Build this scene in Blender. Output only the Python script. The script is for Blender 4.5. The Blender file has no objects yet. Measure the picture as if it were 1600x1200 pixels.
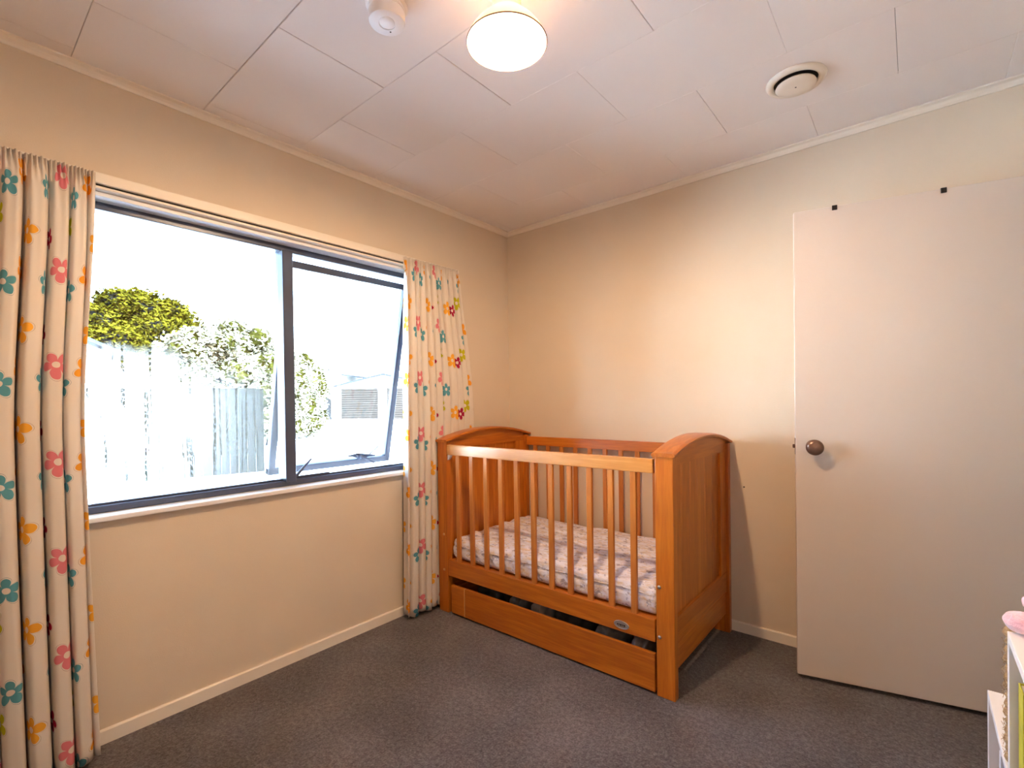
import bpy, bmesh, math, random
from mathutils import Vector, Matrix
random.seed(7)
C = bpy.context.scene.collection
SC = bpy.context.scene

# ------------------------------------------------------------------ camera
def camera():
    px, py, pz, yaw, pitch, roll, f, sh = 2.25263, -2.66793, 1.21418, 0.696058, -0.0081906, -0.0137645, 755.2535, 31.7152
    fwd = Vector((-math.sin(yaw)*math.cos(pitch), math.cos(yaw)*math.cos(pitch), math.sin(pitch)))
    r = Vector((math.cos(yaw), math.sin(yaw), 0)); u = r.cross(fwd)
    c, s = math.cos(roll), math.sin(roll)
    R, U = c*r + s*u, -s*r + c*u
    cam = bpy.data.cameras.new('camera'); o = bpy.data.objects.new('camera', cam); C.objects.link(o)
    m = Matrix.Identity(4)
    for i in range(3):
        m[i][0], m[i][1], m[i][2], m[i][3] = R[i], U[i], -fwd[i], (px, py, pz)[i]
    o.matrix_world = m
    cam.sensor_fit = 'HORIZONTAL'; cam.sensor_width = 36; cam.lens = f/1600*36
    cam.shift_y = sh/1600; cam.clip_start = .02; cam.clip_end = 500
    SC.camera = o
camera()

# ------------------------------------------------------------------ world, sun, exposure
SUN_DIR = Vector((.80, -.08, .60)).normalized()
SUN_STRENGTH = 33.0
SKY_STRENGTH = 0.82
LAMP_STRENGTH = 530.0
w = bpy.data.worlds.new('sky'); SC.world = w; w.use_nodes = True
nt = w.node_tree
bg = nt.nodes['Background']
sky = nt.nodes.new('ShaderNodeTexSky'); sky.sky_type = 'NISHITA'; sky.sun_disc = False
sky.sun_elevation = math.asin(SUN_DIR.z); sky.sun_rotation = math.atan2(SUN_DIR.x, SUN_DIR.y)
sky.air_density = 1.0; sky.dust_density = 2.5
nt.links.new(sky.outputs[0], bg.inputs[0]); bg.inputs[1].default_value = SKY_STRENGTH
sl = bpy.data.lights.new('sun', 'SUN'); sl.energy = SUN_STRENGTH; sl.angle = math.radians(.6); sl.color = (.46, .75, 1.0)
so = bpy.data.objects.new('sun', sl); C.objects.link(so)
so.rotation_euler = SUN_DIR.to_track_quat('Z', 'Y').to_euler(); so.location = (12, -1, 9)
pl = bpy.data.lights.new('window_portal', 'AREA'); pl.shape = 'RECTANGLE'; pl.size = 1.15; pl.size_y = 1.65
pl.cycles.is_portal = True
po = bpy.data.objects.new('window_portal', pl); C.objects.link(po)
po.location = (-.5, -1.6, 1.39); po.rotation_euler = (0, math.radians(-90), 0)
SC.view_settings.view_transform = 'Standard'; SC.view_settings.look = 'None'
SC.view_settings.exposure = 2.2; SC.view_settings.gamma = 1; SC.view_settings.use_curve_mapping = False
SC.cycles.max_bounces = 12; SC.cycles.diffuse_bounces = 6; SC.cycles.transparent_max_bounces = 24
SC.cycles.sample_clamp_indirect = 8; SC.cycles.caustics_reflective = False; SC.cycles.caustics_refractive = False
SC.cycles.use_denoising = True

# ------------------------------------------------------------------ node helpers
def new_mat(name):
    m = bpy.data.materials.new(name); m.use_nodes = True
    return m, m.node_tree, m.node_tree.nodes['Principled BSDF'], m.node_tree.nodes['Material Output']
def N(t, typ, **kw):
    n = t.nodes.new(typ)
    for k, v in kw.items():
        if k == 'inp':
            for i, val in v.items(): n.inputs[i].default_value = val
        else: setattr(n, k, v)
    return n
def L(t, a, b): t.links.new(a, b)
def math_n(t, op, a, b=None, c=None):
    n = t.nodes.new('ShaderNodeMath'); n.operation = op
    for i, x in enumerate((a, b, c)):
        if x is None: continue
        if isinstance(x, (int, float)): n.inputs[i].default_value = x
        else: t.links.new(x, n.inputs[i])
    return n.outputs[0]
def rgb(*c): return (c[0], c[1], c[2], 1)
def mapped(t, scale=(1, 1, 1), coord='Object', loc=(0, 0, 0)):
    tc = t.nodes.new('ShaderNodeTexCoord'); mp = t.nodes.new('ShaderNodeMapping')
    mp.inputs['Scale'].default_value = scale; mp.inputs['Location'].default_value = loc
    L(t, tc.outputs[coord], mp.inputs[0]); return mp.outputs[0]
def noise(t, vec, scale, detail=3, rough=.5, out=0):
    n = N(t, 'ShaderNodeTexNoise', inp={'Scale': scale, 'Detail': detail, 'Roughness': rough}); L(t, vec, n.inputs['Vector'])
    return n.outputs[out]
def ramp(t, fac, stops):
    r = t.nodes.new('ShaderNodeValToRGB')
    while len(r.color_ramp.elements) < len(stops): r.color_ramp.elements.new(.5)
    for e, (p, c) in zip(r.color_ramp.elements, stops): e.position = p; e.color = c if len(c) == 4 else rgb(*c)
    L(t, fac, r.inputs[0]); return r.outputs[0]
def bump(t, h, bsdf, strength=.2, dist=.01):
    b = N(t, 'ShaderNodeBump', inp={'Strength': strength, 'Distance': dist}); L(t, h, b.inputs['Height'])
    L(t, b.outputs[0], bsdf.inputs['Normal'])
def plain(name, col, rough=.5, metal=0, var=.06, scale=8, bstr=0, bscale=200, spec=.5, coat=0):
    m, t, b, o = new_mat(name)
    v = mapped(t)
    n = noise(t, v, scale, 4)
    lo = tuple(max(0, x*(1-var)) for x in col); hi = tuple(min(1, x*(1+var)) for x in col)
    L(t, ramp(t, n, [(.3, lo), (.7, hi)]), b.inputs['Base Color'])
    b.inputs['Roughness'].default_value = rough; b.inputs['Metallic'].default_value = metal
    b.inputs['Specular IOR Level'].default_value = spec; b.inputs['Coat Weight'].default_value = coat
    if bstr: bump(t, noise(t, v, bscale, 2), b, bstr, .002)
    return m
def wood(name, axis, dark=(.34, .080, .005), mid=(.52, .150, .011), light=(.64, .23, .030), rough=.34, seed=0., coat=.10):
    m, t, b, o = new_mat(name)
    sc = [26, 26, 26]; sc[axis] = 1.6
    oi = t.nodes.new('ShaderNodeObjectInfo')
    tc = t.nodes.new('ShaderNodeTexCoord')
    add = N(t, 'ShaderNodeVectorMath', operation='ADD'); L(t, tc.outputs['Object'], add.inputs[0])
    sv = N(t, 'ShaderNodeVectorMath', operation='SCALE'); sv.inputs[0].default_value = (3.1, 5.7, 2.3); L(t, oi.outputs['Random'], sv.inputs['Scale'])
    L(t, sv.outputs[0], add.inputs[1])
    mp = t.nodes.new('ShaderNodeMapping'); mp.inputs['Scale'].default_value = sc; mp.inputs['Location'].default_value = (seed, seed*2, 0); L(t, add.outputs[0], mp.inputs[0])
    n1 = noise(t, mp.outputs[0], 1.0, 3, .55)
    n2 = noise(t, mp.outputs[0], 7.0, 3, .6)
    wv = math_n(t, 'SINE', math_n(t, 'MULTIPLY', n1, 22.0))
    g = math_n(t, 'ADD', math_n(t, 'MULTIPLY', wv, .10), math_n(t, 'ADD', math_n(t, 'MULTIPLY', n2, .35), math_n(t, 'MULTIPLY', n1, .5)))
    rv = math_n(t, 'MULTIPLY_ADD', oi.outputs['Random'], .16, -.08)
    g = math_n(t, 'ADD', g, rv)
    L(t, ramp(t, g, [(.15, dark), (.48, mid), (.85, light)]), b.inputs['Base Color'])
    b.inputs['Roughness'].default_value = rough; b.inputs['Coat Weight'].default_value = coat; b.inputs['Coat Roughness'].default_value = .2
    bump(t, n2, b, .05, .002)
    return m

# ------------------------------------------------------------------ mesh helpers
def box(bm, x0, x1, y0, y1, z0, z1, bev=0, seg=1, mat=None):
    r = bmesh.ops.create_cube(bm, size=1)
    vs = r['verts']
    for v in vs:
        v.co = Vector((x0 + (x1-x0)*(v.co.x+.5), y0 + (y1-y0)*(v.co.y+.5), z0 + (z1-z0)*(v.co.z+.5)))
    if mat is not None: bmesh.ops.transform(bm, matrix=mat, verts=vs)
    if bev:
        es = list({e for v in vs for e in v.link_edges})
        bmesh.ops.bevel(bm, geom=es, offset=bev, segments=seg, profile=.6, affect='EDGES')
def prism(bm, pts, axis, a0, a1, mat=None):
    """pts: 2-D outline; axis: extrusion axis 0/1/2; remaining coordinates in order."""
    def mk(p, a):
        c = list(p); c.insert(axis, a); return Vector(c)
    A = [bm.verts.new(mk(p, a0)) for p in pts]; B = [bm.verts.new(mk(p, a1)) for p in pts]
    bm.faces.new(A); bm.faces.new(B[::-1])
    n = len(pts)
    for i in range(n): bm.faces.new((A[i], B[i], B[(i+1) % n], A[(i+1) % n]))
    bmesh.ops.recalc_face_normals(bm, faces=bm.faces[:])
    if mat is not None: bmesh.ops.transform(bm, matrix=mat, verts=A+B)
def lathe(bm, prof, cx=0, cy=0, seg=40, closed=False, mat=None):
    rings = []
    for r, z in prof:
        rings.append([bm.verts.new((cx + r*math.cos(2*math.pi*i/seg), cy + r*math.sin(2*math.pi*i/seg), z)) for i in range(seg)] if r > 1e-6 else [bm.verts.new((cx, cy, z))])
    pr = list(zip(rings, rings[1:])) + ([(rings[-1], rings[0])] if closed else [])
    for a, b in pr:
        for i in range(seg):
            j = (i+1) % seg
            if len(a) == 1 and len(b) == 1: continue
            if len(a) == 1: bm.faces.new((a[0], b[i], b[j]))
            elif len(b) == 1: bm.faces.new((a[i], a[j], b[0]))
            else: bm.faces.new((a[i], a[j], b[j], b[i]))
    vs = [v for r in rings for v in r]
    bmesh.ops.recalc_face_normals(bm, faces=bm.faces[:])
    if mat is not None: bmesh.ops.transform(bm, matrix=mat, verts=vs)
def tube(bm, pts, r, seg=10):
    rings = []
    for i, p in enumerate(pts):
        p = Vector(p); a = Vector(pts[max(i-1, 0)]); b = Vector(pts[min(i+1, len(pts)-1)])
        d = (b-a).normalized(); q = d.to_track_quat('Z', 'Y')
        rr = r[i] if isinstance(r, (list, tuple)) else r
        rings.append([bm.verts.new(p + q @ Vector((rr*math.cos(2*math.pi*k/seg), rr*math.sin(2*math.pi*k/seg), 0))) for k in range(seg)])
    for a, b in zip(rings, rings[1:]):
        for i in range(seg): bm.faces.new((a[i], a[(i+1) % seg], b[(i+1) % seg], b[i]))
    bm.faces.new(rings[0][::-1]); bm.faces.new(rings[-1])
def blob(bm, c, r, rough=0, seed=0, sub=3, rot=None):
    rr = bmesh.ops.create_icosphere(bm, subdivisions=sub, radius=1)
    rnd = random.Random(seed); ph = [rnd.uniform(0, 6.28) for _ in range(6)]
    for v in rr['verts']:
        k = 1 + rough*(math.sin(5*v.co.x+ph[0])*math.sin(4*v.co.y+ph[1]) + .6*math.sin(9*v.co.z+ph[2]+3*v.co.x))
        q = Vector((v.co.x*r[0]*k, v.co.y*r[1]*k, v.co.z*r[2]*k))
        if rot: q = rot @ q
        v.co = q + Vector(c)
def tag(o, label=None, cat=None, group=None, kind=None):
    if label: o['label'] = label
    if cat: o['category'] = cat
    if group: o['group'] = group
    if kind: o['kind'] = kind
    return o
def obj(name, bm, m, parent=None, smooth=False, off=None, label=None, angle=None):
    """links bm as one mesh object; coordinates are taken relative to the root (world translation) of its parent."""
    me = bpy.data.meshes.new(name)
    base = Vector((0, 0, 0))
    if parent is not None:
        q = parent
        while q is not None: base += q.location; q = q.parent
    if off is not None: base = base + Vector(off)
    if base.length > 0: bmesh.ops.translate(bm, vec=-base, verts=bm.verts[:])
    bm.to_mesh(me); bm.free()
    for mm in (m if isinstance(m, (list, tuple)) else [m]): me.materials.append(mm)
    if smooth: me.shade_smooth()
    o = bpy.data.objects.new(name, me); C.objects.link(o)
    if parent is not None: o.parent = parent
    if off is not None: o.location = off
    if smooth and angle:
        try:
            for e in me.edges: pass
            me.set_sharp_from_angle(angle=math.radians(angle))
        except Exception: pass
    if label: o['label'] = label
    return o
def thing(name, label, cat, loc=(0, 0, 0), rotz=0, group=None):
    o = bpy.data.objects.new(name, None); C.objects.link(o); o.location = loc; o.rotation_euler = (0, 0, rotz)
    o.empty_display_size = .1
    return tag(o, label, cat, group)
def struct(name, bm, m, label, parent=None, **k):
    o = obj(name, bm, m, parent, **k); o['kind'] = 'structure'; o['label'] = label; return o
NB = bmesh.new

# ------------------------------------------------------------------ materials
M = {}
M['wall'] = plain('wallpaper_beige', (.71, .60, .475), .85, var=.02, scale=3, bstr=.25, bscale=260, spec=.2)
M['cream'] = plain('cream_paint', (.84, .76, .66), .45, var=.02)
M['ceil'] = plain('ceiling_tile_paint', (.84, .79, .77), .8, var=.012, scale=2, bstr=.25, bscale=420, spec=.2)
M['dark'] = plain('dark_cavity', (.01, .009, .008), .8)
M['door'] = plain('door_paint', (.645, .555, .495), .42, var=.012, scale=1.5, bstr=.1, bscale=300)
M['white'] = plain('white_board', (.82, .80, .80), .4, var=.01)
M['whitep'] = plain('white_plastic', (.80, .77, .78), .4, var=.01)
M['alu'] = plain('dark_aluminium', (.065, .078, .125), .32, metal=.25, var=.05)
M['steel'] = plain('bolt_steel', (.62, .6, .58), .3, metal=.9)
M['bronze'] = plain('bronze_knob', (.17, .095, .07), .25, metal=.5, var=.2, scale=30)
M['black'] = plain('black_plastic', (.012, .011, .012), .4)
M['woodx'] = wood('pine_grain_x', 0); M['woody'] = wood('pine_grain_y', 1); M['woodz'] = wood('pine_grain_z', 2)
M['woodtop_lit'] = wood('pine_top_rail_lit', 0, (.50, .19, .035), (.62, .28, .07), (.74, .40, .13), .3, 2.)  # paler, yellower pine: window light on the front top rail put into the colour
M['woodslat'] = wood('pine_slat', 2, (.40, .12, .018), (.54, .19, .035), (.68, .30, .075), .3, 1.)
M['woodlight'] = plain('bare_wood_edge', (.62, .36, .14), .5)

def carpet():
    m, t, b, o = new_mat('grey_brown_carpet')
    v = mapped(t)
    a = noise(t, v, 150, 3, .75); big = noise(t, v, 3.0, 4); mid = noise(t, v, 60, 3)
    g = math_n(t, 'ADD', math_n(t, 'MULTIPLY', a, .55), math_n(t, 'ADD', math_n(t, 'MULTIPLY', mid, .3), math_n(t, 'MULTIPLY', big, .25)))
    L(t, ramp(t, g, [(.40, (.035, .028, .029)), (.55, (.110, .093, .094)), (.70, (.22, .195, .20))]), b.inputs['Base Color'])
    b.inputs['Roughness'].default_value = .95; b.inputs['Specular IOR Level'].default_value = .1
    b.inputs['Sheen Weight'].default_value = .15
    bump(t, math_n(t, 'ADD', a, mid), b, .9, .006)
    return m
M['carpet'] = carpet()

def glass_mat(name, fog=False):
    m, t, b, o = new_mat(name); t.nodes.remove(b)
    tr = N(t, 'ShaderNodeBsdfTransparent', inp={'Color': rgb(.97, .98, .98)})
    gl = N(t, 'ShaderNodeBsdfGlossy', inp={'Roughness': .02, 'Color': rgb(1, 1, 1)})
    fr = N(t, 'ShaderNodeFresnel', inp={'IOR': 1.3})
    mx = t.nodes.new('ShaderNodeMixShader'); L(t, fr.outputs[0], mx.inputs[0]); L(t, tr.outputs[0], mx.inputs[1]); L(t, gl.outputs[0], mx.inputs[2])
    if not fog:
        L(t, mx.outputs[0], o.inputs[0]); return m
    tc = t.nodes.new('ShaderNodeTexCoord'); sp = t.nodes.new('ShaderNodeSeparateXYZ'); L(t, tc.outputs['Object'], sp.inputs[0])
    y, z = sp.outputs[1], sp.outputs[2]          # metres: y from the left end (0) to the mullion (.8); z from the bottom bead up
    def cv(sy, sz, off=0):
        c = t.nodes.new('ShaderNodeCombineXYZ'); L(t, math_n(t, 'MULTIPLY', y, sy), c.inputs[0]); L(t, math_n(t, 'MULTIPLY', z, sz), c.inputs[1]); c.inputs[2].default_value = off; return c.outputs[0]
    edge_n = noise(t, cv(5, 0), 1, 3)
    # height of the fog line falls from left to right
    line = math_n(t, 'SUBTRACT', math_n(t, 'ADD', .46, math_n(t, 'MULTIPLY', edge_n, .26)), math_n(t, 'MULTIPLY', y, .18))
    cover = ramp(t, math_n(t, 'MULTIPLY_ADD', math_n(t, 'SUBTRACT', line, z), 9.0, .5), [(0, (0, 0, 0)), (1, (1, 1, 1))])
    st = noise(t, cv(46, .9), 1, 3, .6)
    dr = noise(t, cv(130, 75, 3), 1, 2, .6)
    run = ramp(t, st, [(.545, (0, 0, 0)), (.575, (1, 1, 1))])
    run = math_n(t, 'MULTIPLY', run, ramp(t, dr, [(.42, (0, 0, 0)), (.50, (1, 1, 1))]))
    patch = noise(t, cv(4.5, 3.2, 8), 1, 3, .5)
    run = math_n(t, 'MULTIPLY', run, ramp(t, patch, [(.40, (0, 0, 0)), (.52, (1, 1, 1))]))
    dens = math_n(t, 'MULTIPLY', .55, math_n(t, 'POWER', 2.718, math_n(t, 'MULTIPLY', y, -4.0)))
    low = ramp(t, math_n(t, 'MULTIPLY', z, 6.), [(.1, (.0, .0, .0)), (1, (1, 1, 1))])
    dens = math_n(t, 'MULTIPLY', dens, math_n(t, 'MULTIPLY_ADD', low, .25, .75))
    fac = math_n(t, 'MULTIPLY', math_n(t, 'MULTIPLY', cover, dens), math_n(t, 'SUBTRACT', 1, math_n(t, 'MULTIPLY', run, 1.0)))
    drops = ramp(t, noise(t, cv(260, 260, 5), 1, 2), [(.60, (0, 0, 0)), (.66, (1, 1, 1))])
    fac = math_n(t, 'MULTIPLY', fac, math_n(t, 'SUBTRACT', 1, math_n(t, 'MULTIPLY', drops, math_n(t, 'MULTIPLY_ADD', low, -.6, .75))))
    tl = N(t, 'ShaderNodeBsdfTranslucent', inp={'Color': rgb(.98, .93, .86)})
    m2 = t.nodes.new('ShaderNodeMixShader'); L(t, fac, m2.inputs[0]); L(t, mx.outputs[0], m2.inputs[1]); L(t, tl.outputs[0], m2.inputs[2])
    L(t, m2.outputs[0], o.inputs[0]); return m
M['glass'] = glass_mat('clear_glass'); M['fog'] = glass_mat('condensation_glass', True)

def flower_group():
    g = bpy.data.node_groups.new('printed_flower', 'ShaderNodeTree')
    itf = g.interface
    for nm, ty in (('Vector', 'NodeSocketVector'), ('Centre', 'NodeSocketVector'), ('Radius', 'NodeSocketFloat'), ('Turn', 'NodeSocketFloat')): itf.new_socket(nm, in_out='INPUT', socket_type=ty)
    for nm in ('Petal', 'Outline', 'Eye'): itf.new_socket(nm, in_out='OUTPUT', socket_type='NodeSocketFloat')
    gi = g.nodes.new('NodeGroupInput'); go = g.nodes.new('NodeGroupOutput')
    s1 = g.nodes.new('ShaderNodeSeparateXYZ'); s2 = g.nodes.new('ShaderNodeSeparateXYZ'); L(g, gi.outputs[0], s1.inputs[0]); L(g, gi.outputs[1], s2.inputs[0])
    d = []
    for k, cell in ((0, CELL[0]), (1, CELL[1])):
        q = math_n(g, 'DIVIDE', math_n(g, 'SUBTRACT', s1.outputs[k], s2.outputs[k]), cell)
        q = math_n(g, 'SUBTRACT', q, math_n(g, 'ROUND', q)); d.append(math_n(g, 'MULTIPLY', q, cell))
    r = math_n(g, 'SQRT', math_n(g, 'ADD', math_n(g, 'MULTIPLY', d[0], d[0]), math_n(g, 'MULTIPLY', d[1], d[1])))
    a = math_n(g, 'ADD', math_n(g, 'ARCTAN2', d[1], d[0]), gi.outputs[3])
    lob = math_n(g, 'POWER', math_n(g, 'ABSOLUTE', math_n(g, 'COSINE', math_n(g, 'MULTIPLY', a, 2.5))), .62)
    irr = math_n(g, 'MULTIPLY_ADD', math_n(g, 'SINE', math_n(g, 'ADD', a, 1.1)), .09, 1.0)
    edge = math_n(g, 'MULTIPLY', math_n(g, 'MULTIPLY', math_n(g, 'MULTIPLY_ADD', lob, .66, .34), irr), gi.outputs[2])
    L(g, math_n(g, 'LESS_THAN', r, edge), go.inputs[0])
    L(g, math_n(g, 'LESS_THAN', math_n(g, 'ABSOLUTE', math_n(g, 'SUBTRACT', r, math_n(g, 'MULTIPLY_ADD', edge, 1.04, .0025))), .0007), go.inputs[1])
    L(g, math_n(g, 'LESS_THAN', r, math_n(g, 'MULTIPLY', gi.outputs[2], .24)), go.inputs[2])
    return g
CELL = (.56, .315)
def fabric():
    g = flower_group()
    m, t, b, o = new_mat('flower_print_curtain')
    uv = t.nodes.new('ShaderNodeUVMap'); uv.uv_map = 'cloth'
    nz = N(t, 'ShaderNodeTexNoise', inp={'Scale': 22., 'Detail': 2}); L(t, uv.outputs[0], nz.inputs['Vector'])
    sc = N(t, 'ShaderNodeVectorMath', operation='SCALE'); L(t, nz.outputs['Color'], sc.inputs[0]); sc.inputs['Scale'].default_value = .010
    ad = N(t, 'ShaderNodeVectorMath', operation='ADD'); L(t, uv.outputs[0], ad.inputs[0]); L(t, sc.outputs[0], ad.inputs[1])
    base = rgb(.80, .72, .63)
    cur = None
    fl = [((.050, .080), .046, .3, (.84, .36, .035)), ((.140, .205), .044, 1.1, (.86, .42, .05)), ((.235, .045), .043, .9, (.10, .33, .40)),
          ((.300, .195), .036, .1, (.40, .012, .055)), ((.385, .095), .045, 1.6, (.74, .22, .25)), ((.465, .245), .042, .5, (.55, .52, .02)), ((.520, .030), .041, 2.2, (.11, .35, .42))]
    for i, (c, r, rot, col) in enumerate(fl):
        n = t.nodes.new('ShaderNodeGroup'); n.node_tree = g; L(t, ad.outputs[0], n.inputs[0])
        n.inputs[1].default_value = (c[0], c[1], 0); n.inputs[2].default_value = r; n.inputs[3].default_value = rot
        for k, cc, st in ((1, tuple(x*.45 for x in col), .55), (0, col, 1.), (2, (.80, .70, .62), 1.)):
            mx = t.nodes.new('ShaderNodeMix'); mx.data_type = 'RGBA'
            L(t, math_n(t, 'MULTIPLY', n.outputs[k], st), mx.inputs['Factor'])
            if cur is None: mx.inputs['A'].default_value = base
            else: L(t, cur, mx.inputs['A'])
            mx.inputs['B'].default_value = rgb(*cc); cur = mx.outputs['Result']
    wv = N(t, 'ShaderNodeTexNoise', inp={'Scale': 900., 'Detail': 1}); L(t, uv.outputs[0], wv.inputs['Vector'])
    L(t, cur, b.inputs['Base Color']); b.inputs['Roughness'].default_value = .9; b.inputs['Specular IOR Level'].default_value = .15
    bump(t, wv.outputs[0], b, .25, .001)
    tl = t.nodes.new('ShaderNodeBsdfTranslucent'); L(t, cur, tl.inputs[0])
    mx = t.nodes.new('ShaderNodeMixShader'); mx.inputs[0].default_value = .16; L(t, b.outputs[0], mx.inputs[1]); L(t, tl.outputs[0], mx.inputs[2]); L(t, mx.outputs[0], o.inputs[0])
    return m
M['fabric'] = fabric()

def sheet_mat():
    m, t, b, o = new_mat('printed_cot_sheet')
    v = mapped(t, (1, 1, 1))
    a = noise(t, mapped(t, (14, 34, 26)), 1.6, 5, .65)
    c = noise(t, mapped(t, (22, 40, 30), loc=(3, 1, 2)), 1.2, 4, .7)
    base = ramp(t, noise(t, v, 9, 2), [(.35, (.78, .78, .90)), (.65, (.86, .87, .98))])
    m1 = t.nodes.new('ShaderNodeMix'); m1.data_type = 'RGBA'; L(t, ramp(t, a, [(.47, (0, 0, 0)), (.64, (.62, .62, .62))]), m1.inputs['Factor']); L(t, base, m1.inputs['A']); m1.inputs['B'].default_value = rgb(.60, .40, .17)
    m2 = t.nodes.new('ShaderNodeMix'); m2.data_type = 'RGBA'; L(t, ramp(t, c, [(.55, (0, 0, 0)), (.62, (.6, .6, .6))]), m2.inputs['Factor']); L(t, m1.outputs['Result'], m2.inputs['A']); m2.inputs['B'].default_value = rgb(.13, .11, .22)
    L(t, m2.outputs['Result'], b.inputs['Base Color']); b.inputs['Roughness'].default_value = .8
    b.inputs['Specular IOR Level'].default_value = .25
    bump(t, noise(t, mapped(t, (4, 30, 14)), 1.5, 4, .6), b, .7, .012)
    return m
M['sheet'] = sheet_mat()

# ------------------------------------------------------------------ room shell
H = 2.415; W = 2.62; YB = -3.1; T = .11
WY0, WY1, WZ0, WZ1 = -2.42, -.765, .80, 1.972       # window opening
bm = NB(); box(bm, -T, W+.1, YB-.1, .1, -.06, 0); struct('floor', bm, M['carpet'], 'dark grey-brown loop pile carpet floor')
bm = NB()
box(bm, -T, 0, YB, WY0, 0, H); box(bm, -T, 0, WY1, 0, 0, H); box(bm, -T, 0, WY0, WY1, 0, WZ0); box(bm, -T, 0, WY0, WY1, WZ1, H)
bmesh.ops.remove_doubles(bm, verts=bm.verts, dist=1e-5)
struct('wall_left', bm, M['wall'], 'beige textured wall around the window')
bm = NB(); box(bm, -T, W+.1, 0, .1, 0, H); struct('wall_back', bm, M['wall'], 'beige textured wall behind the cot')
bm = NB()
box(bm, W, W+.1, YB, -.91, 0, H); box(bm, W, W+.1, -.91, -.10, 2.03, H); box(bm, W, W+.1, -.10, 0, 0, H)
struct('wall_right', bm, M['wall'], 'beige wall with the doorway')
bm = NB(); box(bm, -T, W+.1, YB-.1, YB, 0, H); struct('wall_front', bm, M['wall'], 'beige wall behind the viewpoint')
# hall stub beyond the doorway
bm = NB(); box(bm, W+1.1, W+1.2, -1.6, .6, 0, H); box(bm, W+.1, W+1.1, .5, .6, 0, H); box(bm, W+.1, W+1.1, -1.6, -1.5, 0, H)
struct('wall_hall', bm, M['wall'], 'beige hall wall beyond the doorway')
bm = NB(); box(bm, W+.1, W+1.2, -1.6, .6, -.06, 0); struct('floor_hall', bm, M['carpet'], 'hall carpet beyond the doorway')
bm = NB(); box(bm, W+.1, W+1.2, -1.6, .6, H, H+.05); struct('ceiling_hall', bm, M['ceil'], 'hall ceiling beyond the doorway')
# ceiling: backing slab + tiles
bm = NB(); box(bm, -T, W+.1, YB-.1, .1, H+.012, H+.06); ceil = struct('ceiling', bm, M['dark'], 'white ceiling of rectangular fibre tiles laid in staggered rows')
shared = {}
rowb = [0, -.335] + [-.335-.4025*k for k in range(1, 7)] + [YB]
for r in range(len(rowb)-1):
    y1, y0 = rowb[r], rowb[r+1]
    st = .0893 if r % 2 == 0 else .385
    xs = [0] + [st+.608*k for k in range(5) if 0 < st+.608*k < W] + [W]
    for x0, x1 in zip(xs, xs[1:]):
        gx = (.0026 if r in (3, 4) else random.choice((.0005, .0012, .0018))); gy = .0030 if abs(y1+1.945) < .01 or abs(y0+1.945) < .01 else .0003
        key = (round(x1-x0, 3), round(y1-y0, 3), gx, gy)
        if key not in shared:
            bm = NB(); hx, hy = (x1-x0)/2, (y1-y0)/2
            box(bm, -hx+gx/2, hx-gx/2, -hy+gy/2, hy-gy/2, 0, .0118, .0012)
            me = bpy.data.meshes.new('ceiling_tile'); bm.to_mesh(me); bm.free(); me.materials.append(M['ceil']); shared[key] = me
        o = bpy.data.objects.new('ceiling_tile', shared[key]); C.objects.link(o); o.parent = ceil
        o.location = ((x0+x1)/2, (y0+y1)/2, H + random.uniform(0, .0005))
# unseen roof with eave, added to block the sun and high sky
bm = NB(); box(bm, -.75, 5, -7, 5, H+.25, H+.35); box(bm, -.75, -.72, -7, 5, H+.10, H+.25); box(bm, -.72, -T, -7, 5, H+.10, H+.13)
struct('roof', bm, M['cream'], 'unseen eave and roof added over the window to block sun and high sky')
# cornices: coved moulding
cp = [(0, 2.387), (.006, 2.387), (.0095, 2.396), (.017, 2.4045), (.030, 2.409), (.030, H), (0, H)]
bm = NB(); prism(bm, [(a, b) for a, b in cp], 1, YB, 0)
struct('trim_1', bm, M['cream'], 'cream cornice along the top of the window wall')
bm = NB(); prism(bm, [(-a, b) for a, b in cp], 0, 0, W)
struct('trim_2', bm, M['cream'], 'cream cornice along the top of the back wall')
bm = NB(); prism(bm, [(W-a, b) for a, b in cp], 1, YB, 0); struct('trim_3', bm, M['cream'], 'cream cornice along the top of the right wall')
bp = [(0, 0), (.012, 0), (.012, .047), (.008, .051), (0, .051)]
bm = NB(); prism(bm, bp, 1, YB, 0); struct('baseboard_left', bm, M['cream'], 'cream skirting board below the window')
bm = NB(); prism(bm, [(-a, b) for a, b in bp], 0, .012, W); struct('baseboard_back', bm, M['cream'], 'cream skirting board behind the cot')

# ------------------------------------------------------------------ window
bm = NB()   # outer aluminium frame + mullion
fx0, fx1 = -.115, -.05
def aw(bm, y0, y1, z0, z1, x0=fx0, x1=fx1, b=.002): box(bm, x0, x1, y0, y1, z0, z1, b)
aw(bm, WY0+.01, WY1-.01, 1.938, 1.966); aw(bm, WY0+.01, WY1-.01, .8205, .845)
aw(bm, WY0+.01, WY0+.045, .845, 1.938); aw(bm, WY1-.04, WY1-.01, .845, 1.938)
aw(bm, WY0+.01, WY1-.01, .845, .853, -.10, -.075, .001)
win = struct('window_1', bm, M['alu'], 'dark aluminium window with a fixed left pane and an open awning sash')
bm = NB(); box(bm, fx0, -.036, -1.602, -1.552, .838, 1.942, .003); obj('mullion', bm, M['alu'], win)
bm = NB(); box(bm, -.05, .0, WY0+.002, WY0+.012, .82, 1.968); box(bm, -.05, .0, WY1-.012, WY1-.002, .82, 1.968); box(bm, -.118, .014, WY0, WY1, 1.966, 1.9825, .002)
obj('reveal_lining', bm, M['white'], win, label='white painted reveal lining')
bm = NB(); box(bm, -.118, .03, WY0-.03, WY1+.03, .8005, .8195, .003)
obj('sill', bm, M['white'], win, label='white painted window sill')
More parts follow.
